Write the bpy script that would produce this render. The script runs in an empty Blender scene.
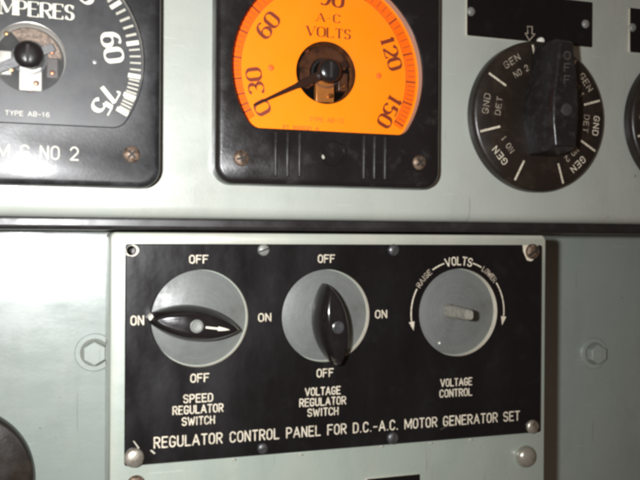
import bpy, bmesh, math, random
from math import sin, cos, pi, radians as R, hypot, atan2
from mathutils import Vector, Matrix
from mathutils.geometry import tessellate_polygon
random.seed(7)
S = bpy.context.scene
COL = S.collection

# ------------------------------------------------------------------ camera
D = 0.38                                   # camera to the front plane of the panels (y = 0)
F, YAW, PITCH, ROLL = 751.37, R(17.3825), R(-0.2346), R(0.3436)
FW = Vector((sin(YAW)*cos(PITCH), cos(YAW)*cos(PITCH), sin(PITCH)))
_r = Vector((cos(YAW), -sin(YAW), 0)); _u = _r.cross(FW)
RT = _r*cos(ROLL)+_u*sin(ROLL); UP = _u*cos(ROLL)-_r*sin(ROLL)
CAM = Vector((0, -D, 0))

def at(px, py, y=0.0):
    """Point of the photograph (640 x 480) carried onto the plane at depth y -> (x, z) in metres."""
    d = FW*F + RT*(px-320) + UP*(240-py)
    t = (y-CAM.y)/d.y
    p = CAM + d*t
    return p.x, p.z

def mmx(px, py, n, y=0.0):                 # metres covered by n pixels across / down at that place
    a = at(px-n/2, py, y); b = at(px+n/2, py, y); return hypot(b[0]-a[0], b[1]-a[1])
def mmz(px, py, n, y=0.0):
    a = at(px, py-n/2, y); b = at(px, py+n/2, y); return hypot(b[0]-a[0], b[1]-a[1])

cd = bpy.data.cameras.new('camera'); cam = bpy.data.objects.new('camera', cd); COL.objects.link(cam)
cd.sensor_width = 36; cd.lens = F/640*36; cd.clip_start = 0.01; cd.clip_end = 50
M = Matrix((RT, UP, -FW)).transposed().to_4x4(); M.translation = CAM
cam.matrix_world = M
cd.dof.use_dof = True; cd.dof.focus_distance = 0.42; cd.dof.aperture_fstop = 14
S.camera = cam

# ------------------------------------------------------------------ materials
def node_mat(name):
    m = bpy.data.materials.new(name); m.use_nodes = True
    nt = m.node_tree; b = nt.nodes['Principled BSDF']
    return m, nt, b
def L(nt, a, b): nt.links.new(a, b)
def noise(nt, co, scale, detail=4, rough=.55, stretch=None):
    n = nt.nodes.new('ShaderNodeTexNoise'); n.inputs['Scale'].default_value = scale
    n.inputs['Detail'].default_value = detail; n.inputs['Roughness'].default_value = rough
    if stretch:
        mp = nt.nodes.new('ShaderNodeMapping'); mp.inputs['Scale'].default_value = stretch
        L(nt, co, mp.inputs['Vector']); L(nt, mp.outputs[0], n.inputs['Vector'])
    else: L(nt, co, n.inputs['Vector'])
    return n.outputs['Fac']
def ramp(nt, v, stops):
    r = nt.nodes.new('ShaderNodeValToRGB'); L(nt, v, r.inputs[0])
    e = r.color_ramp.elements
    while len(e) < len(stops): e.new(.5)
    for k, (p, c) in enumerate(stops):
        e[k].position = p; e[k].color = (c, c, c, 1) if not hasattr(c, '__len__') else (*c, 1)
    return r.outputs[0]
def mixc(nt, fac, a, b):
    n = nt.nodes.new('ShaderNodeMix'); n.data_type = 'RGBA'
    for s, v in ((n.inputs[0], fac), (n.inputs[6], a), (n.inputs[7], b)):
        if hasattr(v, 'is_linked'): L(nt, v, s)
        elif hasattr(v, '__len__'): s.default_value = (*v, 1)
        else: s.default_value = v
    return n.outputs[2]
def bump(nt, b, h, strength, dist):
    n = nt.nodes.new('ShaderNodeBump'); n.inputs['Strength'].default_value = strength
    n.inputs['Distance'].default_value = dist
    L(nt, h, n.inputs['Height']); L(nt, n.outputs[0], b.inputs['Normal'])

def surface(name, base, rough=.4, metal=0., dirt=None, dirt_scale=40, dirt_lo=.5, dirt_hi=.7, dirt_amt=1.,
            var=.12, var_scale=25, rvar=.12, peel=.0, peel_scale=900, spec=.5, coat=0., stretch=None):
    """One painted / moulded / metal surface: mottled colour, optional patches of dirt or dust, uneven gloss, fine relief."""
    m, nt, b = node_mat(name)
    tc = nt.nodes.new('ShaderNodeTexCoord'); co = tc.outputs['Object']
    n1 = noise(nt, co, var_scale, 5, .6, stretch)
    lo = tuple(c*(1-var) for c in base); hi = tuple(min(1, c*(1+var)) for c in base)
    col = ramp(nt, n1, [(.32, lo), (.68, hi)])
    if dirt:
        n2 = noise(nt, co, dirt_scale, 6, .65)
        f = ramp(nt, n2, [(dirt_lo, 0.), (dirt_hi, dirt_amt)])
        col = mixc(nt, f, col, dirt)
    L(nt, col, b.inputs['Base Color'])
    n3 = noise(nt, co, var_scale*2.3, 5, .6, stretch)
    L(nt, ramp(nt, n3, [(.3, max(.02, rough-rvar)), (.7, min(1, rough+rvar))]), b.inputs['Roughness'])
    b.inputs['Metallic'].default_value = metal
    b.inputs['Specular IOR Level'].default_value = spec
    if coat:
        b.inputs['Coat Weight'].default_value = coat; b.inputs['Coat Roughness'].default_value = .3
    if peel:
        bump(nt, b, noise(nt, co, peel_scale, 3, .5), peel, .0004)
    return m

def paint(name, base, wear, rough=.42, coat=1., top=None):
    m, nt, b = node_mat(name)
    tc = nt.nodes.new('ShaderNodeTexCoord'); co = tc.outputs['Object']
    big = noise(nt, co, 9, 4, .6)
    mid = noise(nt, co, 55, 5, .65, (1, 1, .45))
    col = ramp(nt, big, [(.3, tuple(c*.93 for c in base)), (.7, tuple(c*1.05 for c in base))])
    col = mixc(nt, ramp(nt, mid, [(.45, 0.), (.8, .35)]), col, wear)
    sp = noise(nt, co, 420, 2, .5)
    col = mixc(nt, ramp(nt, sp, [(.72, 0.), (.78, .55)]), col, tuple(c*.45 for c in base))   # small specks of dirt
    def scr(stretch, sc, rot, lo):
        mp = nt.nodes.new('ShaderNodeMapping'); mp.inputs['Rotation'].default_value = (0, rot, 0); mp.inputs['Scale'].default_value = stretch
        L(nt, co, mp.inputs['Vector']); q = noise(nt, mp.outputs[0], sc, 2, .5); return ramp(nt, q, [(lo, 0.), (lo+.04, .6)])
    col = mixc(nt, scr((1, 1, 22), 26, R(14), .70), col, tuple(c*1.25 for c in base))           # long faint scratches
    col = mixc(nt, scr((24, 1, 1), 22, R(-8), .71), col, tuple(c*.55 for c in base))
    ch = noise(nt, co, 120, 3, .6); col = mixc(nt, ramp(nt, ch, [(.735, 0.), (.75, .9)]), col, (.16, .15, .12))   # chips down to the primer
    gr = noise(nt, co, 24, 6, .7, (1.2, 1, .5)); col = mixc(nt, ramp(nt, gr, [(.5, 0.), (.8, .38)]), col, tuple(c*.55 for c in base))   # grime
    if top:                                   # old cream paint showing along the upper and left edges: (object z, object x) where it sets in
        sp_ = nt.nodes.new('ShaderNodeSeparateXYZ'); L(nt, co, sp_.inputs[0])
        def soft(v, a, bb):
            g = nt.nodes.new('ShaderNodeMapRange'); g.inputs[1].default_value = a; g.inputs[2].default_value = bb; L(nt, v, g.inputs[0]); return g.outputs[0]
        mx = nt.nodes.new('ShaderNodeMath'); mx.operation = 'MAXIMUM'
        L(nt, soft(sp_.outputs[2], top[0]-.012, top[0]), mx.inputs[0]); L(nt, soft(sp_.outputs[0], top[1]+.010, top[1]), mx.inputs[1])
        ml = nt.nodes.new('ShaderNodeMath'); ml.operation = 'MULTIPLY'
        L(nt, mx.outputs[0], ml.inputs[0]); L(nt, ramp(nt, noise(nt, co, 45, 5, .6), [(.3, .2), (.65, .7)]), ml.inputs[1])
        col = mixc(nt, ml.outputs[0], col, (.55, .53, .44))
    L(nt, col, b.inputs['Base Color'])
    streak = noise(nt, co, 60, 5, .6, (.35, 1, 1.3))
    L(nt, ramp(nt, streak, [(.3, rough-.07), (.7, rough+.1)]), b.inputs['Roughness'])
    b.inputs['Coat Weight'].default_value = coat; b.inputs['Coat IOR'].default_value = 1.6
    L(nt, ramp(nt, noise(nt, co, 38, 6, .65, (.5, 1, 1.2)), [(.32, .15), (.68, .42)]), b.inputs['Coat Roughness'])
    h = nt.nodes.new('ShaderNodeMath'); h.operation = 'ADD'
    L(nt, noise(nt, co, 500, 3, .5), h.inputs[0]); L(nt, noise(nt, co, 70, 4, .6, (.5, 1, 1.2)), h.inputs[1])
    bump(nt, b, h.outputs[0], .13, .0006)
    return m

def glass_mat(name, rough=.06, gloss=.06, dust=.03, dscale=60):
    m = bpy.data.materials.new(name); m.use_nodes = True; nt = m.node_tree
    nt.nodes.remove(nt.nodes['Principled BSDF']); out = nt.nodes['Material Output']
    tr = nt.nodes.new('ShaderNodeBsdfTransparent'); gl = nt.nodes.new('ShaderNodeBsdfAnisotropic')
    gl.inputs['Roughness'].default_value = rough
    df = nt.nodes.new('ShaderNodeBsdfDiffuse'); df.inputs['Color'].default_value = (.75, .75, .72, 1)
    fr = nt.nodes.new('ShaderNodeFresnel'); fr.inputs['IOR'].default_value = 1.45
    m1 = nt.nodes.new('ShaderNodeMixShader'); L(nt, fr.outputs[0], m1.inputs[0])
    L(nt, tr.outputs[0], m1.inputs[1]); L(nt, gl.outputs[0], m1.inputs[2])
    tc = nt.nodes.new('ShaderNodeTexCoord')
    f = ramp(nt, noise(nt, tc.outputs['Object'], dscale, 6, .65), [(.35, dust*.35), (.75, dust*1.6)])
    m2 = nt.nodes.new('ShaderNodeMixShader'); L(nt, f, m2.inputs[0])
    L(nt, m1.outputs[0], m2.inputs[1]); L(nt, df.outputs[0], m2.inputs[2])
    L(nt, m2.outputs[0], out.inputs[0])
    return m

MT = {}
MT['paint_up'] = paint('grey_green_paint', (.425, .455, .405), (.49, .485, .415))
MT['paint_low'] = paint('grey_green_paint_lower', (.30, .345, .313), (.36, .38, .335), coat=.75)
MT['paint_box'] = paint('grey_green_paint_box', (.385, .44, .38), (.48, .475, .40), top=(.2395, -.1295))
MT['bolt_paint'] = paint('bolt_paint', (.32, .365, .33), (.40, .41, .36), .42, coat=.5)
MT['grime'] = surface('grime_in_the_gap', (.19, .20, .17), .7)
MT['bakelite'] = surface('black_bakelite', (.012, .010, .010), .28, dirt=(.09, .085, .08), dirt_scale=110, dirt_lo=.56, dirt_hi=.85, dirt_amt=.4, peel=.12, peel_scale=700)
MT['brown_bakelite'] = surface('dark_brown_bakelite', (.018, .013, .010), .34, dirt=(.09, .062, .042), dirt_scale=75, dirt_lo=.5, dirt_hi=.85, dirt_amt=.5, peel=.12, peel_scale=600)
MT['dusty_bakelite'] = surface('dusty_black_bakelite', (.014, .014, .015), .42, dirt=(.12, .125, .135), dirt_scale=90, dirt_lo=.48, dirt_hi=.85, dirt_amt=.4, peel=.12, peel_scale=700, coat=.42)
MT['rib_bakelite'] = surface('rubbed_bakelite', (.02, .018, .017), .36, dirt=(.08, .076, .07), dirt_scale=300, dirt_amt=.6)
MT['needle_brown'] = surface('dark_brown_needle', (.022, .008, .004), .6, spec=.1)
MT['amber'] = surface('amber_lit_metal', (.22, .072, .018), .3, .3, dirt=(.07, .025, .01), dirt_scale=160, dirt_lo=.42, dirt_hi=.62)
MT['amber_dark'] = surface('dark_amber_iron', (.085, .034, .014), .3, .2, dirt=(.03, .012, .007), dirt_scale=160, dirt_lo=.42, dirt_hi=.62)
MT['amber_bridge'] = surface('orange_copper_bridge', (.40, .15, .03), .35, .3, var=.2, var_scale=90)
MT['silver'] = surface('silvered_plate', (.62, .60, .54), .3, .35, dirt=(.30, .24, .17), dirt_scale=150, dirt_lo=.52, dirt_hi=.75, dirt_amt=.6)
MT['shade'] = surface('black_gap_shade', (.012, .010, .010), .40, spec=.8, dirt=(.03, .027, .024), dirt_scale=90, dirt_amt=.5)  # black that stands in for the shade below the upper panel
MT['worn_bakelite'] = surface('worn_black_bakelite', (.014, .012, .012), .34, dirt=(.06, .06, .055), dirt_scale=260, dirt_lo=.5, dirt_hi=.75, dirt_amt=.5, peel=.25, peel_scale=500)
MT['knob_black'] = surface('glossy_black_knob', (.011, .009, .009), .22, dirt=(.04, .036, .033), dirt_scale=90, dirt_lo=.55, dirt_hi=.85, dirt_amt=.3, peel=.05, spec=.4)
MT['laminate'] = surface('black_laminate', (.0065, .0055, .006), .32, dirt=(.06, .062, .068), dirt_scale=95, dirt_lo=.55, dirt_hi=.85, dirt_amt=.12, rvar=.13, var_scale=16, stretch=(1, 1, .4), spec=.4, peel=.1, peel_scale=300)
MT['core'] = surface('cream_laminate_core', (.72, .66, .54), .5, dirt=(.45, .36, .24), dirt_scale=300, dirt_lo=.5, dirt_hi=.75, dirt_amt=.6)
MT['fill'] = surface('cream_letter_filling', (.74, .67, .53), .55, dirt=(.26, .21, .14), dirt_scale=800, dirt_lo=.46, dirt_hi=.66, dirt_amt=.75)
MT['fill_dim'] = surface('worn_letter_filling', (.40, .34, .26), .6, dirt=(.08, .065, .05), dirt_scale=420, dirt_lo=.45, dirt_hi=.62, dirt_amt=.8)
MT['fill_faint'] = surface('faint_letter_filling', (.075, .066, .056), .6)
MT['grey_dial'] = surface('grey_switch_dial', (.145, .153, .146), .42, dirt=(.09, .09, .08), dirt_scale=90, dirt_lo=.5, dirt_hi=.75, dirt_amt=.5, var=.05, peel=.12, peel_scale=500)
nt = MT['grey_dial'].node_tree; b = nt.nodes['Principled BSDF']           # rubbed rings round the knob, finger grease
tc = nt.nodes.new('ShaderNodeTexCoord'); ln = nt.nodes.new('ShaderNodeVectorMath'); ln.operation = 'LENGTH'; L(nt, tc.outputs['Object'], ln.inputs[0])
cb = nt.nodes.new('ShaderNodeCombineXYZ'); L(nt, ln.outputs['Value'], cb.inputs[0])
rg = noise(nt, cb.outputs[0], 900, 3, .6); gs = noise(nt, tc.outputs['Object'], 70, 6, .65)
old = b.inputs['Base Color'].links[0].from_socket
c1 = mixc(nt, ramp(nt, rg, [(.5, 0.), (.75, .28)]), old, (.28, .28, .26)); c1 = mixc(nt, ramp(nt, gs, [(.5, 0.), (.72, .35)]), c1, (.07, .066, .055))
L(nt, c1, b.inputs['Base Color']); L(nt, ramp(nt, gs, [(.35, .34), (.65, .56)]), b.inputs['Roughness'])
MT['orange'] = surface('orange_dial_face', (1.0, .265, .001), .55, var=.03, spec=.2)
MT['orange_band'] = surface('deep_orange_scale_band', (.86, .15, .003), .55, var=.05, spec=.1)
MT['brown_ink'] = surface('brown_ink', (.17, .028, .008), .5)
MT['brown_band_ink'] = surface('thin_brown_ink', (.42, .065, .012), .5)
MT['faint_ink'] = surface('faint_ink', (.62, .14, .01), .5)
MT['black_dial'] = surface('black_dial_face', (.017, .018, .021), .42, var=.1, spec=.35, dirt=(.045, .048, .053), dirt_scale=60, dirt_lo=.5, dirt_hi=.8, dirt_amt=.5)
MT['cream_ink'] = surface('cream_ink', (.85, .82, .68), .5)
MT['cream_dim'] = surface('dull_cream_ink', (.5, .48, .40), .5)
MT['wall_grey'] = surface('grey_gasket', (.30, .28, .24), .5)
MT['steel'] = surface('dull_steel', (.46, .43, .36), .40, .7, dirt=(.16, .11, .07), dirt_scale=220, dirt_lo=.48, dirt_hi=.7, dirt_amt=.8, peel=.3, peel_scale=600)
MT['nickel'] = surface('bright_nickel', (.44, .43, .37), .36, .65, dirt=(.22, .18, .13), dirt_scale=260, dirt_lo=.48, dirt_hi=.7, dirt_amt=.7, peel=.5, peel_scale=420)
MT['rust'] = surface('rusty_steel', (.24, .17, .12), .5, .45, dirt=(.07, .04, .025), dirt_scale=420, dirt_lo=.40, dirt_hi=.62, peel=.4, peel_scale=700)
MT['dark_steel'] = surface('blackened_steel', (.10, .10, .105), .32, .6, dirt=(.22, .22, .2), dirt_scale=240, dirt_lo=.5, dirt_hi=.75, dirt_amt=.5, peel=.2)
MT['grey_screw'] = surface('grey_painted_screw', (.26, .27, .25), .4, .2, dirt=(.12, .10, .08), dirt_scale=240, dirt_lo=.5, dirt_hi=.7, dirt_amt=.6, peel=.2)
MT['slot'] = surface('screw_slot', (.02, .017, .014), .7)
MT['brown_metal'] = surface('lacquered_brown_metal', (.20, .10, .05), .25, .8, dirt=(.05, .02, .015), dirt_scale=240, dirt_lo=.4, dirt_hi=.6)
MT['dark_hole'] = surface('dark_inside', (.03, .02, .016), .4)
MT['copper'] = surface('copper_coil', (.35, .12, .05), .3, .8)
MT['brass'] = surface('brass', (.62, .36, .12), .3, 1.)
MT['shaft'] = surface('grey_painted_shaft', (.30, .29, .245), .45, .1, dirt=(.14, .125, .10), dirt_scale=300, peel=.3)
MT['bead_white'] = surface('plain_white', (.82, .80, .72), .3)
MT['glass_clear'] = glass_mat('clear_meter_glass', .10, .06, .004)
MT['glass_dusty'] = glass_mat('dusty_meter_glass', .34, .06, .045, 80)

# ------------------------------------------------------------------ mesh helpers (local x right, z up, h towards the viewer = -y)
class MB:
    def __init__(s): s.v = []; s.f = []; s.mi = []
    def add(s, vs, fs, mi=0):
        n = len(s.v); s.v += [(x, -h, z) for x, z, h in vs]
        s.f += [tuple(i+n for i in f) for f in fs]; s.mi += [mi]*len(fs)
    def loft(s, rings, cap0=True, cap1=True, mi=0):
        k = len(rings[0]); vs = [p for r in rings for p in r]; fs = []
        for a in range(len(rings)-1):
            for i in range(k):
                j = (i+1) % k; fs.append((a*k+i, a*k+j, (a+1)*k+j, (a+1)*k+i))
        if cap0: fs.append(tuple(range(k))[::-1])
        if cap1: fs.append(tuple((len(rings)-1)*k+i for i in range(k)))
        s.add(vs, fs, mi)
    def lathe(s, prof, cx=0, cz=0, n=48, cap0=True, cap1=True, mi=0):
        s.loft([[(cx+r*cos(2*pi*i/n), cz+r*sin(2*pi*i/n), h) for i in range(n)] for r, h in prof], cap0, cap1, mi)
    def box(s, x0, x1, z0, z1, h0, h1, mi=0):
        s.loft([[(x0, z0, h), (x1, z0, h), (x1, z1, h), (x0, z1, h)] for h in (h0, h1)], mi=mi)
    def face(s, outer, holes, h, mi=0):
        loops = [[Vector((x, z, 0)) for x, z in l] for l in [outer]+holes]
        vs = [(p.x, p.y, h) for l in loops for p in l]
        s.add(vs, [tuple(t) for t in tessellate_polygon(loops)], mi)
    def wall(s, loop, h0, h1, mi=0):
        s.loft([[(x, z, h) for x, z in loop] for h in (h0, h1)], False, False, mi)
    def ribbon(s, pts, w, h, closed=False, cap=0, mi=0):
        """flat stroke along pts; w one width or one per point; cap = number of points of the round end"""
        if len(pts) > 5 and hypot(pts[0][0]-pts[-1][0], pts[0][1]-pts[-1][1]) < 1e-7:
            pts = pts[:-1]; closed = True; w = w[:-1] if hasattr(w, '__len__') else w
        n = len(pts); W = w if hasattr(w, '__len__') else [w]*n
        lf = []; rt = []
        for i, p in enumerate(pts):
            a = pts[i-1] if (i or closed) else None; b = pts[(i+1) % n] if (i < n-1 or closed) else None
            ts = []
            for q0, q1 in ((a, p), (p, b)):
                if q0 and q1:
                    l = hypot(q1[0]-q0[0], q1[1]-q0[1]) or 1e-9
                    ts.append(((q1[0]-q0[0])/l, (q1[1]-q0[1])/l))
            tx = sum(t[0] for t in ts); ty = sum(t[1] for t in ts); l = hypot(tx, ty) or 1e-9; tx /= l; ty /= l
            m = 1.
            if len(ts) == 2: m = 1/max(.55, abs(ts[0][0]*tx+ts[0][1]*ty))
            o = W[i]/2*m
            lf.append((p[0]-ty*o, p[1]+tx*o)); rt.append((p[0]+ty*o, p[1]-tx*o))
        vs = [(x, z, h) for x, z in lf+rt]; fs = []
        for i in range(n if closed else n-1):
            j = (i+1) % n; fs.append((i, n+i, n+j, j))
        s.add(vs, fs, mi)
        if cap and not closed:
            for e, sg in ((0, -1), (n-1, 1)):
                p = pts[e]; a = atan2(lf[e][1]-p[1], lf[e][0]-p[0]); r = W[e]/2
                s.add([(p[0]+r*cos(a-sg*pi*k/cap), p[1]+r*sin(a-sg*pi*k/cap), h) for k in range(cap+1)], [tuple(range(cap+1))], mi)
    def build(s, name, mats, parent=None, smooth=38, loc=None, bevel=0, clean=True):
        me = bpy.data.meshes.new(name); me.from_pydata(s.v, [], s.f)
        if not isinstance(mats, (list, tuple)): mats = [mats]
        for m in mats: me.materials.append(MT[m])
        me.polygons.foreach_set('material_index', s.mi)
        bm = bmesh.new(); bm.from_mesh(me)
        if clean: bmesh.ops.remove_doubles(bm, verts=bm.verts, dist=2e-7)
        bmesh.ops.recalc_face_normals(bm, faces=bm.faces); bm.to_mesh(me); bm.free()
        if smooth: me.shade_smooth(); me.set_sharp_from_angle(angle=R(smooth))
        o = bpy.data.objects.new(name, me); COL.objects.link(o)
        if parent: o.parent = parent
        if loc: o.location = loc
        if bevel:
            md = o.modifiers.new('bevel', 'BEVEL'); md.width = bevel; md.segments = 3; md.limit_method = 'ANGLE'; md.angle_limit = R(30)
        return o

def rrect(w, h, r, n=8, cx=0, cz=0):
    out = []
    for sx, sz, a in ((1, -1, -pi/2), (1, 1, 0), (-1, 1, pi/2), (-1, -1, pi)):
        for i in range(n+1):
            t = a+pi/2*i/n; out.append((cx+sx*(w/2-r)+r*cos(t), cz+sz*(h/2-r)+r*sin(t)))
    return out
def circ(r, cx=0, cz=0, n=64): return [(cx+r*cos(2*pi*i/n), cz+r*sin(2*pi*i/n)) for i in range(n)]
def arc(cx, cy, rx, ry, a0, a1, n=14): return [(cx+rx*cos(R(a0+(a1-a0)*i/n)), cy+ry*sin(R(a0+(a1-a0)*i/n))) for i in range(n+1)]
def offs(loop, d):
    n = len(loop); out = []
    for i, p in enumerate(loop):
        a = loop[i-1]; b = loop[(i+1) % n]; tx, ty = b[0]-a[0], b[1]-a[1]; l = hypot(tx, ty) or 1e-9
        out.append((p[0]+ty/l*d, p[1]-tx/l*d))
    return out                               # counter-clockwise loop: d > 0 grows it
def dshape(r, chord, fil, n=60):
    """circle of radius r cut flat `chord` below its centre, the two corners rounded with radius fil (counter-clockwise)"""
    cy = -chord+fil; cx = (max(0, (r-fil)**2-cy**2))**.5
    t = math.degrees(atan2(cy, cx))
    return arc(0, 0, r, r, t, 180-t, n) + arc(-cx, cy, fil, fil, 180-t, 270, 8)[1:] + arc(cx, cy, fil, fil, 270, 360+t, 8)[:-1]
def h3(loop, h): return [(x, z, h) for x, z in loop]

def tag(o, label=None, cat=None, group=None, kind=None):
    if label: o['label'] = label
    if cat: o['category'] = cat
    if group: o['group'] = group
    if kind: o['kind'] = kind
    return o
def thing(name, x, y, z, label, cat, group=None):
    o = bpy.data.objects.new(name, None); COL.objects.link(o); o.location = (x, y, z); o.empty_display_size = .01
    return tag(o, label, cat, group)
def copy_tree(o, parent=None):
    c = o.copy(); COL.objects.link(c)
    if parent: c.parent = parent
    for ch in list(o.children): copy_tree(ch, c)
    return c

# ------------------------------------------------------------------ lettering: single-line skeletons, drawn as engraved gothic or as roman with thick and thin strokes
def skeleton(c, w):
    O = arc(w/2, .70, w/2, .30, 0, 180, 12)+arc(w/2, .30, w/2, .30, 180, 360, 12)
    bowl = lambda y0, y1, k=.5: [(0, y1)]+arc(w*k, (y0+y1)/2, w*(1-k), (y1-y0)/2, 90, -90, 12)+[(0, y0)]
    G = {
     'A': [[(0, 0), (w/2, 1)], [(w/2, 1), (w, 0)], [(.17*w, .32), (.83*w, .32)]],
     'C': [arc(w/2, .72, w/2, .28, 15, 180)+arc(w/2, .28, w/2, .28, 180, 345)],
     'D': [[(0, 0), (0, 1)], [(0, 1)]+arc(w*.4, .70, w*.6, .30, 90, 0, 8)+arc(w*.4, .30, w*.6, .30, 0, -90, 8)+[(0, 0)]],
     'E': [[(0, 0), (0, 1)], [(0, 1), (w, 1)], [(0, .52), (.8*w, .52)], [(0, 0), (w, 0)]],
     'F': [[(0, 0), (0, 1)], [(0, 1), (w, 1)], [(0, .52), (.8*w, .52)]],
     'G': [arc(w/2, .72, w/2, .28, 15, 180)+arc(w/2, .28, w/2, .28, 180, 360)+[(w, .44)], [(w, .44), (.55*w, .44)]],
     'H': [[(0, 0), (0, 1)], [(w, 0), (w, 1)], [(0, .5), (w, .5)]],
     'I': [[(w/2, 0), (w/2, 1)]],
     'L': [[(0, 1), (0, 0)], [(0, 0), (w, 0)]],
     'M': [[(0, 0), (0, 1)], [(0, 1), (w/2, .15)], [(w/2, .15), (w, 1)], [(w, 1), (w, 0)]],
     'N': [[(0, 0), (0, 1)], [(0, 1), (w, 0)], [(w, 0), (w, 1)]],
     'O': [O+[O[0]]],
     'P': [[(0, 0), (0, 1)], bowl(.46, 1)],
     'R': [[(0, 0), (0, 1)], bowl(.48, 1), [(.45*w, .48), (w, 0)]],
     'S': [arc(w/2, .755, w/2, .245, 20, 270, 14)+arc(w/2, .255, w/2, .255, 90, -160, 14)[1:]],
     'T': [[(w/2, 0), (w/2, 1)], [(0, 1), (w, 1)]],
     'U': [[(0, 1)]+arc(w/2, .28, w/2, .28, 180, 360)+[(w, 1)]],
     'V': [[(0, 1), (w/2, 0)], [(w/2, 0), (w, 1)]],
     'W': [[(0, 1), (.25*w, 0)], [(.25*w, 0), (.5*w, .8)], [(.5*w, .8), (.75*w, 0)], [(.75*w, 0), (w, 1)]],
     'Y': [[(0, 1), (w/2, .45)], [(w, 1), (w/2, .45)], [(w/2, .45), (w/2, 0)]],
     'B': [[(0, 0), (0, 1)], bowl(.52, 1), bowl(0, .52)],
     '0': [O+[O[0]]],
     '1': [[(w/2, 0), (w/2, 1)], [(w/2, 1), (.12*w, .78)]],
     '2': [arc(w/2, .70, w/2, .30, 165, -35)+[(0, 0)], [(0, 0), (w, 0)]],
     '3': [arc(w*.48, .75, w*.44, .25, 160, -90)+arc(w*.48, .255, w*.5, .255, 90, -160)[1:]],
     '4': [[(.72*w, 0), (.72*w, 1)], [(.72*w, 1), (0, .28)], [(0, .28), (w, .28)]],
     '5': [[(.1*w, 1), (.92*w, 1)], [(.1*w, 1), (.06*w, .54)], arc(w*.48, .32, w*.5, .32, 140, -155)],
     '6': [arc(w/2, .30, w/2, .30, 0, 360, 20), [(.9*w, .92)]+arc(w*.62, .5, w*.60, .5, 80, 180, 8)+[(.02*w, .3)]],
     '7': [[(0, 1), (w, 1)], [(w, 1), (.32*w, 0)]],
     '9': [arc(w/2, .70, w/2, .30, 0, 360, 20), [(.1*w, .08)]+arc(w*.38, .5, w*.60, .5, 260, 360, 8)+[(.98*w, .7)]],
     '-': [[(.1*w, .45), (.9*w, .45)]],
     '.': [[(w/2-.01, .03), (w/2+.01, .03)]],
    }
    return G.get(c, [])
WID = {'M': .72, 'W': .82, 'I': .12, '.': .12, '-': .42, '1': .36, ' ': .34, 'A': .62, 'V': .62, 'E': .48, 'F': .48, 'L': .46}
RWID = {'M': .95, 'A': .80, 'V': .78, 'R': .70, 'P': .62, 'E': .64, 'S': .52, 'O': .74, 'L': .60, 'T': .66, 'C': .66, '-': .45, 'D': .70, '1': .36, '.': .12, ' ': .34}
SER = {'A': [(0, 0), (1, 0)], 'M': [(0, 0), (0, 1), (1, 0), (1, 1)], 'P': [(0, 0), (0, 1)], 'R': [(0, 0), (0, 1), (1, 0)], 'E': [(0, 0), (0, 1)],
       'L': [(0, 1), (0, 0)], 'T': [(.5, 0)], 'V': [(0, 1), (1, 1)], '1': [(.5, 0)], 'D': [(0, 0), (0, 1)], '4': [(.72, 0)]}
VER = {'E': [(1, 1, -.2), (1, 0, .22)], 'L': [(1, 0, .25)], 'T': [(0, 1, -.22), (1, 1, -.22)], '7': [(0, 1, -.2)], 'S': [(1, .98, -.25), (0, .02, .25)], 'C': [(1, .95, -.22)], '5': [], '2': [(1, 0, .2)]}
def text(mb, s, cx, cz, hgt, width, rot=0, h=.00006, roman=False, sw=.165, thick=.21, thin=.055, gap=None, curve=None):
    """curve = (x, z, radius): letters stand on that circle, rot is then the angle of the middle of the word"""
    WD = RWID if roman else WID
    gap = gap if gap is not None else (.26 if roman else .24)
    adv = [WD.get(c, .58 if roman else .5) for c in s]
    tot = sum(adv)+gap*(len(s)-1); kx = width/tot if width else hgt
    pen = -tot/2; lay = 0
    for c, w in zip(s, adv):
        mid = pen+w/2
        if curve:
            a = R(rot)-mid*kx/curve[2]; ox, oz, ro = curve[0]+curve[2]*cos(a), curve[1]+curve[2]*sin(a), a-pi/2
            X0 = -w/2
        else: ox, oz, ro = cx, cz, R(rot); X0 = pen
        def T(p):
            x = (X0+p[0])*kx; z = (p[1]-.5)*hgt
            return ox+x*cos(ro)-z*sin(ro), oz+x*sin(ro)+z*cos(ro)
        strokes = skeleton(c, w)
        for si, st in enumerate(strokes):
            lay += 1; hh = h+(lay % 6)*1.6e-5
            if roman:
                ws = []
                for i, p in enumerate(st):
                    a = st[max(0, i-1)]; b = st[min(len(st)-1, i+1)]
                    dx, dy = b[0]-a[0], b[1]-a[1]; l = hypot(dx, dy) or 1e-9
                    ws.append((thin+(thick-thin)*abs(dy/l)**1.7)*hgt)
                if len(st) == 2 and c in 'AMVNW4':
                    th = {('A', 0): thin, ('A', 1): thick, ('M', 0): thin, ('M', 1): thick*.9, ('M', 2): thin, ('M', 3): thick,
                          ('V', 0): thick, ('V', 1): thin, ('4', 1): thin, ('N', 0): thin, ('N', 1): thick, ('N', 2): thin}.get((c, si))
                    if th: ws = [th*hgt]*2
                mb.ribbon([T(p) for p in st], ws, hh)
            else:
                mb.ribbon([T(p) for p in st], sw*hgt, hh, cap=6)
        if roman:
            for fx, fy in SER.get(c, []):
                e = .16; y = .03 if fy < .5 else .97; lay += 1
                mb.ribbon([T((fx*w-e, y)), T((fx*w+e, y))], thin*1.2*hgt, h+(lay % 6)*1.6e-5)
            for fx, fy, d in VER.get(c, []):
                lay += 1
                mb.ribbon([T((fx*w, fy)), T((fx*w, fy+d))], [thin*2.2*hgt, thin*.8*hgt], h+(lay % 6)*1.6e-5)
        pen += w+gap
def letter(parent, s, cx, cz, hgt, width, mat, name='lettering', **k):
    mb = MB(); text(mb, s, cx, cz, hgt, width, **k)
    return mb.build(name, mat, parent, smooth=0, clean=False)

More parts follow.
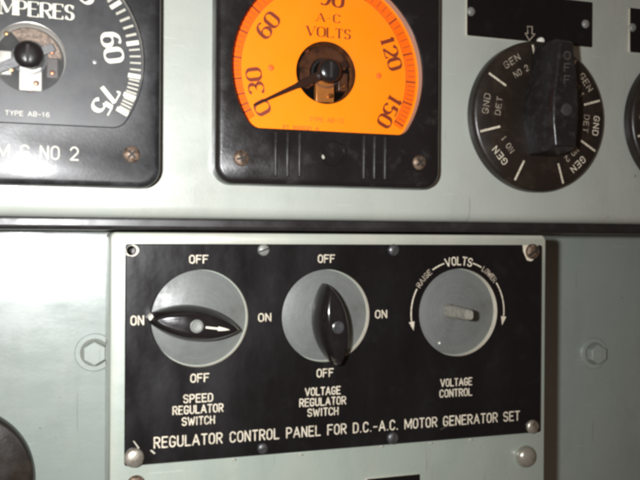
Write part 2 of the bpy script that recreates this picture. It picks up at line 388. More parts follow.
# ------------------------------------------------------------------ small hardware
def screw(parent, x, z, r, hb, mats, dome=.55, slot_a=None, cross=False, name='screw', rim=True):
    mb = MB()
    prof = [(r, 0), (r, r*.18)]+[(r*cos(R(a)), r*.18+r*dome*sin(R(a))) for a in (15, 30, 45, 60, 75, 86)]
    mb.lathe([(q, hb+h) for q, h in prof], x, z, 32)
    if slot_a is not None:
        for k in ((0, 90) if cross else (0,)):
            a = R(slot_a+k); l, w = r*(.62 if cross else .9), r*.13
            top = hb+r*.18+r*dome*1.005+k*1e-7
            low = hb+r*.18+r*dome*(.62 if cross else .3)
            q = [(-l, -w), (l, -w), (l, w), (-l, w)]
            mb.loft([[(x+u*cos(a)-v*sin(a), z+u*sin(a)+v*cos(a), hh) for u, v in q] for hh in (low, top)], mi=1)
    return mb.build(name, mats, parent)

# ------------------------------------------------------------------ the setting: two sheets of painted steel
GAPY = .090                                   # how far the lower sheet lies behind the front plane
zu = at(300, 219.8, 0)[1]
mb = MB()                                     # upper panel: front sheet with a rolled lower lip
rl = .0065; x0, x1, zt = -.42, .75, .36
prof = [(zt, 0.)]+[(zu+rl-rl*sin(R(a)), rl-rl*cos(R(a))) for a in range(0, 91, 10)]+[(zu, GAPY+.02), (zt, GAPY+.02)]
vs = [(x, z, -y) for x in (x0, x1) for z, y in prof]; k = len(prof)
mb.add(vs, [(i, (i+1) % k, k+(i+1) % k, k+i) for i in range(k)]+[tuple(range(k)), tuple(range(2*k-1, k-1, -1))])
tag(mb.build('upper_panel', 'paint_up'), kind='structure')
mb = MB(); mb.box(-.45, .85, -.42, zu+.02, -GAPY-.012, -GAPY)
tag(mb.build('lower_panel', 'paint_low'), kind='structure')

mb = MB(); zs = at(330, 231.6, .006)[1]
mb.box(-.45, .85, zs, zu+.001, -GAPY, -.006)  # block added to make the dark band of shade under the lip
tag(mb.build('shade_strip', 'shade', bevel=.0022), 'long black strip standing in for shade under the lower edge of the upper panel', 'shade')

# ------------------------------------------------------------------ regulator control box and its nameplate
NT = .004                                     # thickness of the engraved nameplate
bx0, bz1 = at(110.5, 232, NT); bx1 = at(546, 300, NT)[0]; bz0 = -.245
cx, cz = (bx0+bx1)/2, (bz0+bz1)/2
box = thing('control_panel', cx, GAPY, bz0, 'raised grey green regulator control box on the lower panel carrying the large engraved black plate', 'control panel')
mb = MB(); w, hh = bx1-bx0, bz1-bz0
out = lambda d, r: rrect(w-2*d, hh-2*d, r, 6, 0, hh/2)
hF = GAPY-NT
mb.loft([h3(out(0, .003), 0), h3(out(0, .003), hF-.0014), h3(out(.0004, .0028), hF-.0005), h3(out(.0014, .002), hF)], True, False)
hq = at(131.5, 250.5, 0); hq = circ(.0027, hq[0]-cx, hq[1]-bz0, 24)
mb.face(out(.0014, .002), [hq], hF); mb.wall(hq, hF, hF-.012, 1); mb.add(h3(hq, hF-.012), [tuple(range(24))], 1)
mb.build('body', ['paint_box', 'dark_hole'], box)
def onbox(px, py): x, z = at(px, py, NT); return x-cx, z-bz0
x, z = onbox(525, 456); screw(box, x, z, mmz(525, 456, 21.5, NT)/2, hF, ['nickel', 'slot'], .6, name='bolt')
x, z = onbox(136, 484); screw(box, x, z, .0045, hF, ['rust', 'slot'], .4, 20)

nx0, nz1 = at(125.5, 243.8); nx1, nz0 = at(540.8, 432.5)
nz0 = (nz0+at(126, 466)[1])/2
ncx = (nx0+nx1)/2
plate = thing('engraved_nameplate', ncx, NT, nz0, 'large black engraved plate titled REGULATOR CONTROL PANEL FOR D.C.-A.C. MOTOR GENERATOR SET', 'nameplate')
def onp(px, py): x, z = at(px, py); return x-ncx, z-nz0
DR = .0655*D-.0002
dials = [(199.9, 318.4), (325.9, 315.7), (458.4, 312.4)]
DC = [onp(*d) for d in dials]
hx, hz = onp(131.5, 250.5)
mb = MB(); nw, nh = nx1-nx0, nz1-nz0
outer = rrect(nw, nh, .0012, 3, 0, nh/2); inner = offs(outer, -.0005)
holes = [circ(DR, *c, n=96) for c in DC]+[circ(.0024, hx, hz, 24)]
mb.face(inner, holes, NT, 0)
mb.loft([h3(inner, NT), h3(outer, NT-.0005), h3(outer, .0002)], False, False, 0)
for hl in holes: mb.wall(hl, NT, .0002, 1)
mb.build('plate', ['laminate', 'core'], plate)

def pl(s, x0, x1, ya, yb, mat='fill', sw=.172, **k):        # a word spanning those pixels of the plate
    y = (ya+yb)/2; xc = (x0+x1)/2
    X, Z = onp(xc, y)
    letter(plate, s, X, Z, mmz(xc, y, yb-ya)*.88, mmx(xc, y, x1-x0)*.97, mat, h=NT+.00006, sw=sw, **k)
for a in [('OFF', 189.5, 208, 255, 263.5), ('OFF', 190.7, 209, 373.5, 382.2), ('ON', 131, 143.5, 315.6, 325.2), ('ON', 258.5, 270.8, 313.2, 321.6),
          ('OFF', 318.2, 334.6, 254.6, 262.8), ('ON', 375.4, 386.6, 310, 318.2), ('OFF', 317, 333.3, 368.6, 377),
          ('SPEED', 183.4, 213, 393.8, 402.4), ('REGULATOR', 172.6, 223.8, 404.8, 413.4), ('SWITCH', 182, 214.8, 416.4, 424.8),
          ('VOLTAGE', 305, 340.6, 387, 395.2), ('REGULATOR', 299.4, 346.4, 397.4, 405.6), ('SWITCH', 307.6, 338.4, 407.8, 415.8),
          ('VOLTAGE', 440.4, 472.2, 378.2, 386), ('CONTROL', 439.6, 472.2, 388.8, 396.6)]:
    pl(*a)
xa, za = onp(154.4, 442.8); xb, zb = onp(519.2, 415.6)
letter(plate, 'REGULATOR CONTROL PANEL FOR D.C.-A.C. MOTOR GENERATOR SET', (xa+xb)/2, (za+zb)/2, mmz(340, 430, 9.4), xb-xa, 'fill', h=NT+.00006, sw=.145, gap=.25)
# the VOLTS dial legend: curved words, arcs and arrow heads
vx, vz = DC[2]; ar = mmz(458, 312, 51.5)
mb = MB(); text(mb, 'VOLTS', 0, 0, mmz(458, 262, 7.6), mmx(458, 262, 26.5), rot=90, h=NT+.00006, sw=.165, curve=(vx, vz, ar)); mb.build('lettering', 'fill', plate, 0, clean=False)
mb = MB(); text(mb, 'RAISE', 0, 0, mmz(425, 278, 5), ar*R(22), rot=138, h=NT+.00006, sw=.2, curve=(vx, vz, ar)); mb.build('lettering', 'fill_dim', plate, 0, clean=False)
mb = MB(); text(mb, 'LOWER', 0, 0, mmz(488, 274, 5), ar*R(21), rot=47.5, h=NT+.00006, sw=.2, curve=(vx, vz, ar)); mb.build('lettering', 'fill_dim', plate, 0, clean=False)
mb = MB()
for a0, a1 in ((108, 124), (152, 190), (72.5, 60.5), (34.5, -7)):
    mb.ribbon(arc(vx, vz, ar, ar, a0, a1, 20), .00075, NT+.00006)
for a, sg in ((189, 1), (-6, -1)):
    p = lambda ang, dr: (vx+(ar+dr)*cos(R(ang)), vz+(ar+dr)*sin(R(ang)), NT+.00009)
    mb.add([p(a, -.0017), p(a, .0017), p(a+sg*10, 0)], [(0, 1, 2)])
mb.build('arrow', 'fill', plate, 0, clean=False)

def chip_or_glint(px, py, pts, mat='core'):
    X, Z = onp(px, py); mb = MB()
    mb.add([(X+u*.001, Z+v*.001, NT+.00008) for u, v in pts], [tuple(range(len(pts)))])
    mb.build('chip_or_glint', mat, plate, 0)
chip_or_glint(530, 253, [(-5, 4.6), (-4.6, 1), (-3.2, -2), (-2, -4.2), (.5, -4.8), (2.2, -4), (3.2, -1), (4.8, 1.5), (5.2, 4.6)])
X, Z = onp(131.5, 250.5); mb = MB()
ring = [(2.45+(1.0+.55*sin(a*1.7+1)+.3*sin(a*4.1))*(1.15 if -2.6 < a < 1.4 else .15)) for a in [2*pi*i/36-pi for i in range(36)]]
mb.loft([[(X+.00242*cos(2*pi*i/36-pi), Z+.00242*sin(2*pi*i/36-pi), NT+.00008) for i in range(36)],
         [(X+min(r, 3.6)*.001*cos(2*pi*i/36-pi), Z+min(r, 3.0)*.001*sin(2*pi*i/36-pi), NT+.00008) for i, r in enumerate(ring)]], False, False)
mb.build('chip_or_glint', 'core', plate, 0)
chip_or_glint(152.5, 452, [(-1.3, .9), (-.3, 1.1), (1.5, -.7), (.7, -1.1)], 'cream_dim')
chip_or_glint(139, 448, [(-3.0, 3.8), (-2.3, 3.6), (.2, 0), (-.3, -.4)], 'cream_dim')
chip_or_glint(446, 427, [(-3.6, -1.0), (-.5, .3), (3.0, 1.0), (3.1, .8), (-.3, 0), (-3.5, -1.4)], 'fill_faint')
for px, py in ((381, 446), (300, 454.5), (233, 459.2), (470, 439.5), (430, 443)):      # nicks along the bottom edge
    chip_or_glint(px, py, [(-1.2, -.5), (-.4, .25), (.5, .35), (1.4, -.5)], 'cream_dim')
for px, py, rp, m, sl, cr in ((263.5, 250, 6.2, 'grey_screw', 20, False), (393.5, 250, 6.2, 'dark_steel', 60, False), (532, 251.5, 8.0, 'rust', 35, False),
                              (134, 457.5, 10.2, 'steel', None, False), (262.5, 448.3, 5.6, 'dark_steel', 15, False), (392.5, 438, 6.4, 'dark_steel', 75, False),
                              (532, 426.5, 7.2, 'steel', None, False)):
    X, Z = onp(px, py)
    o = screw(plate, X, Z, mmz(px, py, rp*2)*.5*.95, NT, [m, 'slot'], .42, sl, cr)
tag(plate.children[-2], None)

# ------------------------------------------------------------------ the three controls
def lens(Ln, W, n=20, p=.82):
    """pointed oval of length Ln along x, width W"""
    top = [(-Ln/2+Ln*i/n, W/2*(1-abs(2*i/n-1)**2.0)**p) for i in range(n+1)]
    return [(x, -z) for x, z in top]+[(x, z) for x, z in top[::-1]][1:-1]
def grey_disc(root):
    mb = MB(); mb.lathe([(DR-.0004, 0), (DR-.0004, .00025), (DR-.0007, .0004)], 0, 0, 96); return mb.build('dial', 'grey_dial', root)
def lens_knob(root, ox, oz, rot, arrow=False, kl=1.):
    H = .0205
    rings = [(.0450, .0150, .0004), (.0465, .0175, .003), (.0468, .0178, .008), (.0455, .0160, .0135), (.0435, .0132, .0175), (.0420, .0112, .0196), (.0400, .0092, H), (.036, .0066, H-.0002)]
    a = R(rot); T = lambda x, z: (ox+x*cos(a)-z*sin(a), oz+x*sin(a)+z*cos(a))
    cr = lambda x, z, h: h-(.0036*(x/.0225)**2+.0005*(z/.005)**2)*(h/H)**2          # crowned: the front falls away towards both tips
    nl = 28; mb = MB(); mb.loft([[(*T(x, z), cr(x, z, h)) for x, z in lens(l*kl, w, nl)] for l, w, h in rings], True, False)
    l, w, h = rings[-1]; q = lens(l*kl, w, nl); lo = q[:nl+1]; up = [q[0]]+q[:nl:-1]+[q[nl]]
    rows = [[(*T(a[0], a[1]*(1-f)+b[1]*f), cr(a[0], a[1]*(1-f)+b[1]*f, h)) for a, b in zip(lo, up)] for f in (0, .2, .4, .5, .6, .8, 1)]
    m = nl+1; mb.add([v for rw in rows for v in rw], [(i*m+j, i*m+j+1, (i+1)*m+j+1, (i+1)*m+j) for i in range(6) for j in range(nl)])
    kb = mb.build('knob', 'knob_black', root, 60)
    mb = MB(); mb.lathe([(.0032, H-.001), (.0032, H+.0003), (.0026, H+.0006), (.0022, H+.0001), (.0004, H-.0001)], ox, oz, 32); mb.build('screw', 'grey_screw' if arrow else 'dark_steel', kb)
    if arrow:
        mb = MB(); 
        for x0, x1, w0, w1 in ((.0044, .0075, .00045, .00045), (.0075, .0105, .00045, .00045), (.0105, .0106, .00045, .00105), (.0106, .0138, .00105, .0006), (.0138, .0166, .0006, .00005)):
            mb.add([(*T(x, sg*w), cr(x, 0, H)+.00012) for x, w, sg in ((x0, w0, 1), (x0, w0, -1), (x1, w1, -1), (x1, w1, 1))], [(0, 1, 2, 3)])
        mb.build('arrow', 'cream_ink', kb, 0)
        mb = MB(); mb.loft([[(*T(-.0229, .0009), h), (*T(-.0214, .0026), h), (*T(-.0206, .0016), h), (*T(-.0218, -.0004), h)] for h in (.006, .0160)]); mb.build('index_mark', 'cream_ink', kb, 0)
    return kb
def sw(i, label, cat='rotary switch', name='rotary_switch', group=None):
    x, z = at(*dials[i], 0); return thing(name, x, NT, z, label, cat, group)
KH = .0205-NT
s1 = sw(0, 'switch above the words SPEED REGULATOR SWITCH, its black knob lying level with a pale arrow'); grey_disc(s1)
kx, kz = at(196.8, 326.3, -KH); lens_knob(s1, kx-s1.location.x, kz-s1.location.z, -8.5, True)
s2 = sw(1, 'rotary switch above the words VOLTAGE REGULATOR SWITCH, its black knob standing upright'); grey_disc(s2)
kx, kz = at(338.3, 327.5, -KH); lens_knob(s2, kx-s2.location.x, kz-s2.location.z, 98, kl=.94)
s3 = sw(2, 'grey voltage control dial under the curved VOLTS lettering with a bare stub shaft', 'control dial', 'voltage_control'); grey_disc(s3)
bx, bz = at(448, 310.5, NT); bx -= s3.location.x; bz -= s3.location.z
sr = .0033
def sec(w, h2, hh): return [(x+bx, z+bz, hh) for x, z in rrect(w, h2, min(w, h2)*.45, 6)]
mb = MB(); mb.loft([sec(.0056, .0078, .0003), sec(.0054, .0076, .004), sec(.0046, .0062, .0225), sec(.0042, .0058, .0252), sec(.0030, .0046, .0262)])
mb.build('shaft', 'shaft', s3)
ax, az = at(439, 343, NT); mb = MB(); mb.lathe([(.0007, .0003), (.0006, .0008), (.0002, .0010)], ax-s3.location.x, az-s3.location.z, 12); mb.build('rivet', 'bead_white', s3)

# ------------------------------------------------------------------ meters
HM = .0125                                    # housing stands this far off the panel
DH = HM-.0058                                 # dial face
MH, DROP = .1215, .0595            # housing width, height, and centre of the dial above the bottom edge
def make_meter(name, label, hub_px, dial_mats, ticks, numerals, words, needle_deg, kind, MW=.1195, xc=0., wx=0., scr=((-.048, -.047), (.048, -.047)), case='bakelite'):
    X, Z = at(*hub_px, -DH)
    t = thing(name, X, 0, Z, label, 'meter')
    zc = MH/2-DROP
    o = lambda d, r: rrect(MW-2*d, MH-2*d, r, 8, xc, zc)
    win = [(x+wx, z) for x, z in dshape(.0515, .0312, .0075)]
    mb = MB()
    mb.loft([h3(o(0, .0095), 0), h3(o(0, .0095), HM-.0036), h3(o(.0004, .0091), HM-.0018), h3(o(.0014, .0083), HM-.0006), h3(o(.0030, .0072), HM)], True, False)
    mb.face(o(.0030, .0072), [offs(win, .0006)], HM)
    mb.loft([h3(offs(win, .0006), HM), h3(win, HM-.0006), h3(win, HM-.0012)], False, False)
    hs = mb.build('housing', case, t)
    mb = MB(); mb.loft([h3(win, HM-.0012), h3(offs(win, .0001), HM-.0013), h3(win, DH-.0002)], False, False); mb.build('gasket', 'wall_grey', t)
    # dial with a round opening showing the movement
    hr = .0163
    mb = MB(); mb.face(offs(win, .0004), [circ(hr, n=64)], DH, 0)
    band = dshape(.0512, .0310, .0073)
    dl = mb.build('dial', dial_mats['face'], t)
    if 'band' in dial_mats:                   # printed scale band
        ri, ro = .0452, .0509
        a0, a1 = 213, -33
        mb = MB(); mb.loft([[(r*cos(R(a0+(a1-a0)*i/70)), r*sin(R(a0+(a1-a0)*i/70)), DH+.00004) for i in range(71)] for r in (ri, ro)], False, False)
        mb.f = [f for f in mb.f if not (0 in f and 70 in f)]; mb.mi = mb.mi[:len(mb.f)]
        mb.build('scale_band', dial_mats['band'], dl, 0)
        mb = MB(); mb.ribbon([(ri*cos(R(a0+(a1-a0)*i/70)), ri*sin(R(a0+(a1-a0)*i/70))) for i in range(71)], .0003, DH+.00009)
        mb.build('scale_line', 'brown_band_ink', dl, 0)
    for m, lst in ticks.items():
        mb = MB()
        for a, r0, r1, w in lst: mb.ribbon([(r0*cos(R(a)), r0*sin(R(a))), (r1*cos(R(a)), r1*sin(R(a)))], w, DH+.00013)
        mb.build('scale_marks', m, dl, 0)
    for s, a, r, hg, wd in numerals:
        letter(dl, s, r*cos(R(a)), r*sin(R(a)), hg, wd, dial_mats['ink'], 'numeral', rot=a-90, roman=True, h=DH+.00012, gap=.22, thick=.25, thin=.075)
    for s, x, z, hg, wd, rm, m in words:
        letter(dl, s, x, z, hg, wd, m, rot=0, roman=rm, h=DH+.00012)
    for sx in (-1, 1):
        mb = MB(); mb.lathe([(.0016, DH), (.0015, DH+.0003), (.0006, DH+.0005)], sx*.0295, .0005, 16); mb.build('rivet', dial_mats['rivet'], dl)
    # movement behind the opening
    bright = kind == 'bright'
    mb = MB(); mb.lathe([(hr+.0004, DH-.0003), (hr, DH-.0004), (hr-.0004, DH-.0060), (hr-.0012, DH-.0070)], 0, 0, 64, False, True)
    mv = mb.build('movement', 'silver' if bright else 'amber', t)
    A0, A1 = (4, 125) if bright else (20, 171)
    mb = MB()                                 # magnet: a dark horseshoe filling the upper half
    mb.loft([[(r*cos(R(a)), r*sin(R(a)), h) for a in range(A0, A1, 6)]+[(r2*cos(R(a)), r2*sin(R(a)), h) for a in range(A1-6, A0-1, -6)] for r, r2, h in ((.0145, .008, DH-.0068), (.0145, .008, DH-.0025), (.0138, .0086, DH-.0018))])
    mb.build('magnet', 'rust' if bright else 'amber_dark', mv)
    mb = MB(); mb.box(-.0045, .0055, -.0148, -.0035, DH-.0068, DH-.0032); mb.build('bridge', 'silver' if bright else 'amber_bridge', mv, bevel=.0005)
    mb = MB(); mb.box(.0075, .0128, -.0085, .001, DH-.0068, DH-.0022); mb.build('bracket', 'dark_hole' if bright else 'amber_dark', mv, bevel=.0005)
    mb = MB(); mb.box(-.0132, -.0078, -.008, .003, DH-.0068, DH-.0030); mb.build('bracket', 'silver' if bright else 'amber_dark', mv, bevel=.0005)
    for x, z in ((-.0098, .0106), (-.0078, -.0060), (.0100, .0035), (.0102, -.0062), (.0030, -.0115)):
        mb = MB(); mb.lathe([(.0012, DH-.0035), (.0012, DH-.0012), (.0008, DH-.0006), (.0002, DH-.0005)], x, z, 16); mb.build('screw', 'brass' if (x > 0) != bright else 'copper', mv)
    mb = MB(); mb.ribbon([((.0066+.00062*q/6.283)*cos(q), (.0066+.00062*q/6.283)*sin(q)) for q in [k*.2 for k in range(70)]], .00022, DH-.0012); mb.build('hairspring', 'dark_steel', mv, 0)
    mb = MB(); mb.lathe([(.0030, DH-.0062), (.0034, DH-.0058), (.0034, DH-.0048), (.0030, DH-.0044)], .0006, -.0118, 24); mb.build('coil', 'copper', mv)
    # needle
    a = R(needle_deg); n = (-sin(a), cos(a)); hN = DH+.0016
    pt = lambda r, w: (r*cos(a)+n[0]*w, r*sin(a)+n[1]*w)
    out = [pt(-.012, .0018), pt(-.004, .0016), pt(.004, .0022), pt(.015, .0021), pt(.019, .0013), pt(.0435, .00045)]
    out += [pt(r, -w) for r, w in ((.0435, .00045), (.019, .0013), (.015, .0021), (.004, .0022), (-.004, .0016), (-.012, .0018))]
    mb = MB(); mb.loft([h3(out, hN), h3(out, hN+.0004)]); mb.build('needle', dial_mats['needle'], t, 0)
    mb = MB(); mb.face(offs(win, .0005), [], HM-.0020); mb.build('glass', dial_mats['glass'], t, 0)
    # zero adjuster through the glass
    mb = MB(); r = .0062
    mb.lathe([(r, HM-.0021), (r, HM+.0004), (r*.93, HM+.0014), (r*.78, HM+.0021), (r*.5, HM+.0026), (r*.15, HM+.0028)], 0, 0, 40)
    mb.box(-.0007, .0007, -.0040, .0040, HM+.0012, HM+.00285, mi=1)
    mb.build('zero_adjuster', ['bakelite', 'slot'], t)
    for i, (X0, Z0) in enumerate(scr):
        screw(t, X0, Z0, .0040, HM-.0008, ['rust', 'slot'], .4, 14+i*28, True)
    return t

vm_deg = [208, 203.5, 197, 187.5, 174.5, 158, 142, 124, 105, 86, 62, 39, 16, -2, -16, -30.5]
maj, mid = [], []
for i, a in enumerate(vm_deg):
    maj.append((a, .0450, .0508, .00075))
    if i < len(vm_deg)-1:
        b = vm_deg[i+1]; n = 5 if abs(a-b) > 9 else 2
        for j in range(1, n): mid.append((a+(b-a)*j/n, .0462, .0506, .00045 if n == 5 else .0004))
numv = [(s, a, q, .0079, w) for s, a, q, w in (('0', 210.5, .0395, .0058), ('30', 190.5, .0385, .0122), ('60', 145, .0382, .0122), ('90', 86, .0390, .0124), ('120', 19.5, .0388, .0165), ('150', -27, .0400, .0165))]
vm = make_meter('voltmeter', 'square black meter with an orange dial lettered A-C VOLTS, needle near zero', (326.2, 72.8),
                dict(face='orange', band='orange_band', ink='brown_ink', needle='needle_brown', rivet='faint_ink', glass='glass_clear'),
                {'brown_ink': maj, 'brown_band_ink': mid}, numv,
                [('A-C', .0010, .0286, .0043, .0128, True, 'brown_ink'), ('VOLTS', .0012, .0210, .0050, .0235, True, 'brown_ink'),
                 ('TYPE AB-12', .0005, -.0246, .0021, .0185, False, 'faint_ink'), ('PT 500021 A', -.0135, -.0294, .0017, .0190, False, 'brown_band_ink')],
                206.5, 'dark', .1219, .00235, .0010, ((-.0458, -.0468), (.0507, -.0455)))
for gx in (-.0283, -.0222, -.0158, .0190, .0249, .0309):                     # moulded ribs under the window
    mb = MB(); mb.loft([[(gx-.0009, z, HM-.0001), (gx+.0009, z, HM-.0001), (gx+.0006, z, HM+.0011), (gx-.0006, z, HM+.0011)] for z in (-.0328, -.0545)])
    mb.lathe([(.0011, HM-.0002), (.0010, HM+.0005), (.0006, HM+.0010), (.0002, HM+.0012)], gx, -.0545, 16)
    mb.build('rib', 'rib_bakelite', vm, bevel=.0003)
mb = MB(); n = 40
mb.loft([[(r*cos(2*pi*i/n)+.0021, r*sin(2*pi*i/n)-.0420, HM+h) for i in range(n)] for r, h in ((.0071, -.0001), (.0068, .0012), (.0059, .0012), (.0056, -.0001))], False, False)
for k in range(4):
    a = k*pi/2+.5; mb.ribbon([(.0021+.0026*cos(a+q)*(1+.3*q), -.0420+.0026*sin(a+q)*(1+.3*q)) for q in (0, .3, .6, .9, 1.2)], .0005, HM+.0002)
mb.build('emblem', 'bakelite', vm)
X, Z = at(322.8, 157, -HM); mb = MB(); mb.add([(X-vm.location.x+u*.001, Z-vm.location.z+v*.001, HM+.00125) for u, v in ((-.7, .9), (-1, -.2), (-.3, -1.2), (.6, -.8), (.5, .1), (.1, .4), (0, 1))], [tuple(range(7))]); mb.build('chip_or_glint', 'cream_dim', vm, 0)  # flat cream patch: the glint at the emblem put in as colour

am_b = [(36, 1), (12.5, 2), (-6.5, 2), (-18.5, 2), (-28.5, 2), (55, 1), (68, 1), (82, 1), (98, 1), (114, 1), (130, 1), (146, 1), (160, 1), (174, 1), (186, 1), (196, 1), (208, 2)]
bold = [(a, .0449, .0507, .0021) for a, k in am_b if k]
fine = []
sb = [208, 196, 186, 174, 160, 146, 130, 114, 98, 82, 68, 55, 36, 12.5, -6.5, -18.5, -28.5]
for a, b in zip(sb, sb[1:]):
    for j in range(1, 5): fine.append((a+(b-a)*j/5, .0455, .0506, .00115 if a > 13 else .00085))
numa = [(s, a, q, .0086, .0128) for s, a, q in (('0', 207, .0395), ('15', 186, .0395), ('30', 130, .041), ('45', 55.5, .0408), ('60', 11.5, .0380), ('75', -27.5, .0385))]
am = make_meter('ammeter', 'square black meter with a dark dial lettered AMPERES, marked M G NO 2 below', (29.0, 57.3),
                dict(face='black_dial', ink='cream_ink', needle='dark_steel', rivet='dark_steel', glass='glass_dusty'),
                {'cream_ink': bold, 'cream_dim': fine}, numa,
                [('A-C', .0005, .0305, .0052, .0150, True, 'cream_ink'), ('AMPERES', .0005, .0224, .0068, .0375, True, 'cream_ink'), ('TYPE AB-16', -.0005, -.0262, .0020, .0190, False, 'cream_dim')],
                206, 'bright', scr=((-.048, -.0440), (.0462, -.0438)), case='dusty_bakelite')
X, Z = at(38.5, 152.3, -HM)
letter(am, 'M G NO 2', X-am.location.x, Z-am.location.z, mmz(38, 152, 12.6, -HM), mmx(38, 152, 80, -HM), 'cream_dim', h=HM+.00008, sw=.13)

# ------------------------------------------------------------------ selector switches on the upper panel
def make_selector(label, skirt_r, lettered=True, name='selector_switch', mat='brown_bakelite'):
    t = thing(name, 0, 0, 0, label, 'selector switch'); r = skirt_r; h0 = .0095
    mb = MB(); mb.lathe([(r*.985, 0), (r, .0008), (r, .0052), (r*.99, .0066), (r*.975, .0074), (r*.962, h0-.0018), (r*.95, h0-.0015), (r*.62, h0)], 0, 0, 96)
    sk = mb.build('skirt', mat, t, 25)
    def sh(q): return h0-.0015*(q/r-.62)/(.95-.62)          # the face is slightly conical
    if lettered:
        for a in (99, 147, 195, 245, 291, 333, 16, 56):
            mb = MB(); p = [(q*cos(R(a)), q*sin(R(a))) for q in (r*.66, r*.94)]; n = (-sin(R(a))*.0006, cos(R(a))*.0006)
            mb.add([(p[0][0]+n[0], p[0][1]+n[1], sh(r*.66)+.0002), (p[1][0]+n[0], p[1][1]+n[1], sh(r*.94)+.0002), (p[1][0]-n[0], p[1][1]-n[1], sh(r*.94)+.0002), (p[0][0]-n[0], p[0][1]-n[1], sh(r*.66)+.0002)], [(0, 1, 2, 3)])
            mb.build('dial_mark', 'fill', sk, 0)
        for s, a, q, m in (('GEN', 124, .83, 'fill_dim'), ('NO 2', 121, .655, 'fill_dim'), ('GND', 172, .84, 'fill_dim'), ('DET', 172, .67, 'fill_dim'), ('GEN', 221, .83, 'fill'), ('NO 1', 217, .66, 'fill_dim'),
                           ('GEN', 312, .83, 'fill'), ('NO 2', 312, .66, 'fill_dim'), ('GND', 354, .84, 'fill'), ('DET', 354, .67, 'fill_dim'), ('GEN', 36, .83, 'fill_dim'), ('NO 1', 36, .66, 'fill_dim')):
            mb = MB(); hg = .0036 if q > .7 else .0032
            text(mb, s, q*r*cos(R(a)), q*r*sin(R(a)), hg, .0108 if q > .7 else .0098, rot=a-90, h=sh(q*r)+.00035, sw=.17, gap=.3); mb.build('lettering', m, sk, 0, clean=False)
    # bar knob: narrow towards the pointer, wide at the middle
    k = r/.0435
    def plan(tw, mw, bw, zt, zm, zb): return [(-bw, zb), (bw, zb), (mw*.98, zm-.006), (mw, zm+.004), (tw, zt), (-tw, zt), (-mw, zm+.004), (-mw*.98, zm-.006)]
    H = .0312
    rings = [(plan(.0055, .0132, .0088, .0400, -.000, -.0232), h0-.0008), (plan(.0052, .0122, .0084, .0397, -.000, -.0226), .018),
             (plan(.0050, .0092, .0072, .0388, -.000, -.0210), .0280), (plan(.0042, .0078, .0062, .0368, -.000, -.0198), H)]
    mb = MB(); mb.loft([[(x*k, z*k, h) for x, z in p] for p, h in rings])
    kb = mb.build('knob', 'worn_bakelite', t, 30, bevel=.0011)
    mb = MB(); mb.lathe([(.0034*k, H-.0005), (.0034*k, H+.0004), (.0028*k, H+.0007)], 0, 0, 24); mb.build('cap', 'dark_steel', kb)
    if lettered:
        for i, c in enumerate('OFF'):
            mb = MB(); text(mb, c, .0002, (.0295-i*.0066)*k, .0041, .0034, h=H+.00012, sw=.16); mb.build('lettering', 'fill_faint', kb, 0, clean=False)
    return t
SR = mmz(537, 117, 149)/2
ss = make_selector('round dark selector switch with lettered rim and upright bar knob, right of the orange meter', SR)
x, z = at(537.5, 117.3, -.004); ss.location = (x, 0, z); 
s4 = copy_tree(ss); s4['label'] = 'dark selector switch cut off by the right edge of the picture'
x, z = at(627.5, 116, -.004); s4.location = (x+SR, 0, z-.002)
for o in (ss, s4): o['group'] = 'selector switches on the upper panel'
s5 = make_selector('dark round switch low in the left corner, mostly out of the picture', .042, False, 'round_switch', 'brown_bakelite')
x, z = at(-45, 481, GAPY); s5.location = (x, GAPY, z); s5['category'] = 'switch'
S5R = abs(at(34.5, 480, GAPY-.004)[0]-x); s5.scale = (S5R/.042,)*3
x, z = at(540.5, 41, -.002)
bead = MB(); bead.lathe([(.0021, 0), (.0021, .0025), (.0017, .0034), (.0007, .0038)], 0, 0, 20)  # small white dome just above the skirt
o = bead.build('white_bead', 'bead_white', None, loc=(x, 0, z)); tag(o, 'small white pin above the rim of the selector switch', 'bead')

# ------------------------------------------------------------------ blank black plates on the upper panel
def small_plate(x0, x1, z0, z1, rivets, label, y=0., th=.0014, group=None, name='blank_nameplate', cat='nameplate'):
    t = thing(name, (x0+x1)/2, y, z0, label, cat, group); w, h = x1-x0, z1-z0
    mb = MB(); mb.loft([h3(rrect(w, h, .0006, 3, 0, h/2), 0), h3(rrect(w, h, .0006, 3, 0, h/2), th-.0003)], True, False, 1)
    mb.loft([h3(rrect(w, h, .0006, 3, 0, h/2), th-.0003), h3(rrect(w-.0006, h-.0006, .0005, 3, 0, h/2), th)], False, True, 0)
    mb.build('plate', ['laminate', 'core'], t)
    for px, py in rivets:
        X, Z = at(px, py, y-th); mb = MB(); r = .0026
        mb.lathe([(r, th), (r*.9, th+.0007), (r*.6, th+.0013), (r*.2, th+.0015)], X-t.location.x, Z-z0, 20); mb.build('rivet', 'grey_screw', t)
    return t
xl, zb_ = at(466, 35.2); xr, zb2 = at(591, 48.3); zt = at(591, 2.8)[1]
p1 = small_plate(xl, xr, (zb_+zb2)/2, zt, [(471, 11.5), (585.5, 24)], 'blank black plate above the lettered selector switch with an outlined arrow pointing down', group='blank black plates')
mb = MB(); A = lambda px, py: (lambda q: (q[0]-p1.location.x, q[1]-p1.location.z))(at(px, py, -.0014))
pts = [A(529.3, 40.5), A(525.3, 33.5), A(527.8, 33.2), A(527.2, 26.5), A(532.2, 26.8), A(531.8, 33.6), A(534.6, 34.2)]
mb.ribbon(pts, .00065, .0014+.0001, closed=True); mb.build('arrow', 'fill_dim', p1, 0)
xl2, zb3 = at(628.5, 52.3)
small_plate(xl2, xl2+(xr-xl), zb3, zb3+(zt-(zb_+zb2)/2), [(632.5, 27.5)], 'blank black plate cut off by the right edge of the picture', group='blank black plates')
xa, za = at(366, 478.2, NT); xb, zb = at(419, 474.0, NT)
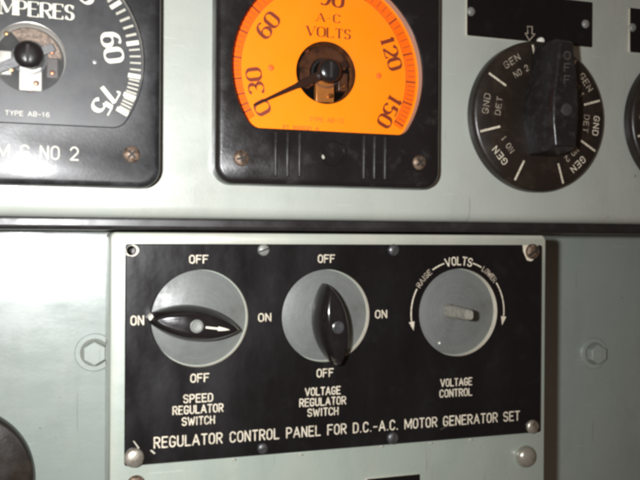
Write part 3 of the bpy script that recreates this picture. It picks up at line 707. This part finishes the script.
t = small_plate(xa, xb, -.165, (za+zb)/2, [], 'dark plate low on the control box, only its top edge in the picture', y=NT, name='label_plate')

# ------------------------------------------------------------------ painted hex bolts of the lower panel
x, z = at(94.5, 353, GAPY-.004); rb = mmz(94.5, 353, 27, GAPY-.004)/2
hb = thing('hex_bolt', x, GAPY, z, 'painted hex bolt on the lower panel left of the control box', 'bolt', 'hex bolts on the lower panel')
mb = MB(); mb.lathe([(rb*1.42, 0), (rb*1.42, .0014), (rb*1.36, .0019), (rb*.9, .0019)], 0, 0, 48); mb.build('washer', 'bolt_paint', hb)
mb = MB(); mb.lathe([(rb*1.03, .0018), (rb*1.02, .0021), (rb*.8, .0021)], 0, 0, 48); mb.build('grime', 'grime', hb)
hx_ = lambda r: [(r*cos(R(60*i+30)), r*sin(R(60*i+30))) for i in range(6)]
mb = MB(); mb.loft([h3(hx_(rb*.93), .0012), h3(hx_(rb*.93), .0066), h3(hx_(rb*.84), .0076)]); mb.build('head', 'bolt_paint', hb, 20, bevel=.0003)
h2 = copy_tree(hb); h2['label'] = 'painted hex bolt on the lower panel right of the control box'
x, z = at(596.5, 354, GAPY-.004); h2.location = (x, GAPY, z)

# ------------------------------------------------------------------ light: the camera's flash, left of and above the lens, and a dim warm room
W = bpy.data.worlds.new('World'); S.world = W; W.use_nodes = True
nt = W.node_tree; bg = nt.nodes['Background']
tc = nt.nodes.new('ShaderNodeTexCoord')
sep = nt.nodes.new('ShaderNodeSeparateXYZ'); L(nt, tc.outputs['Generated'], sep.inputs[0])
c = ramp(nt, sep.outputs[2], [(0., (.60, .40, .30)), (1., (1., .76, .58))])
L(nt, c, bg.inputs['Color']); bg.inputs['Strength'].default_value = .15
def lamp(name, loc, target, power, sx, sy, color):
    l = bpy.data.lights.new(name, 'AREA'); l.shape = 'RECTANGLE'; l.size = sx; l.size_y = sy; l.energy = power; l.color = color; l.spread = R(118)
    o = bpy.data.objects.new(name, l); COL.objects.link(o); o.location = loc
    o.rotation_euler = (Vector(target)-Vector(loc)).to_track_quat('-Z', 'Y').to_euler(); return o
lamp('camera_flash', (-.061, -D-.005, .013), (.0, 0, 0), 1.36, .017, .013, (.985, .99, 1.))

S.view_settings.view_transform = 'Standard'; S.view_settings.look = 'None'; S.view_settings.exposure = 0; S.view_settings.gamma = 1
S.render.engine = 'CYCLES'
S.cycles.filter_width = 3.2
S.cycles.max_bounces = 6; S.cycles.transparent_max_bounces = 8
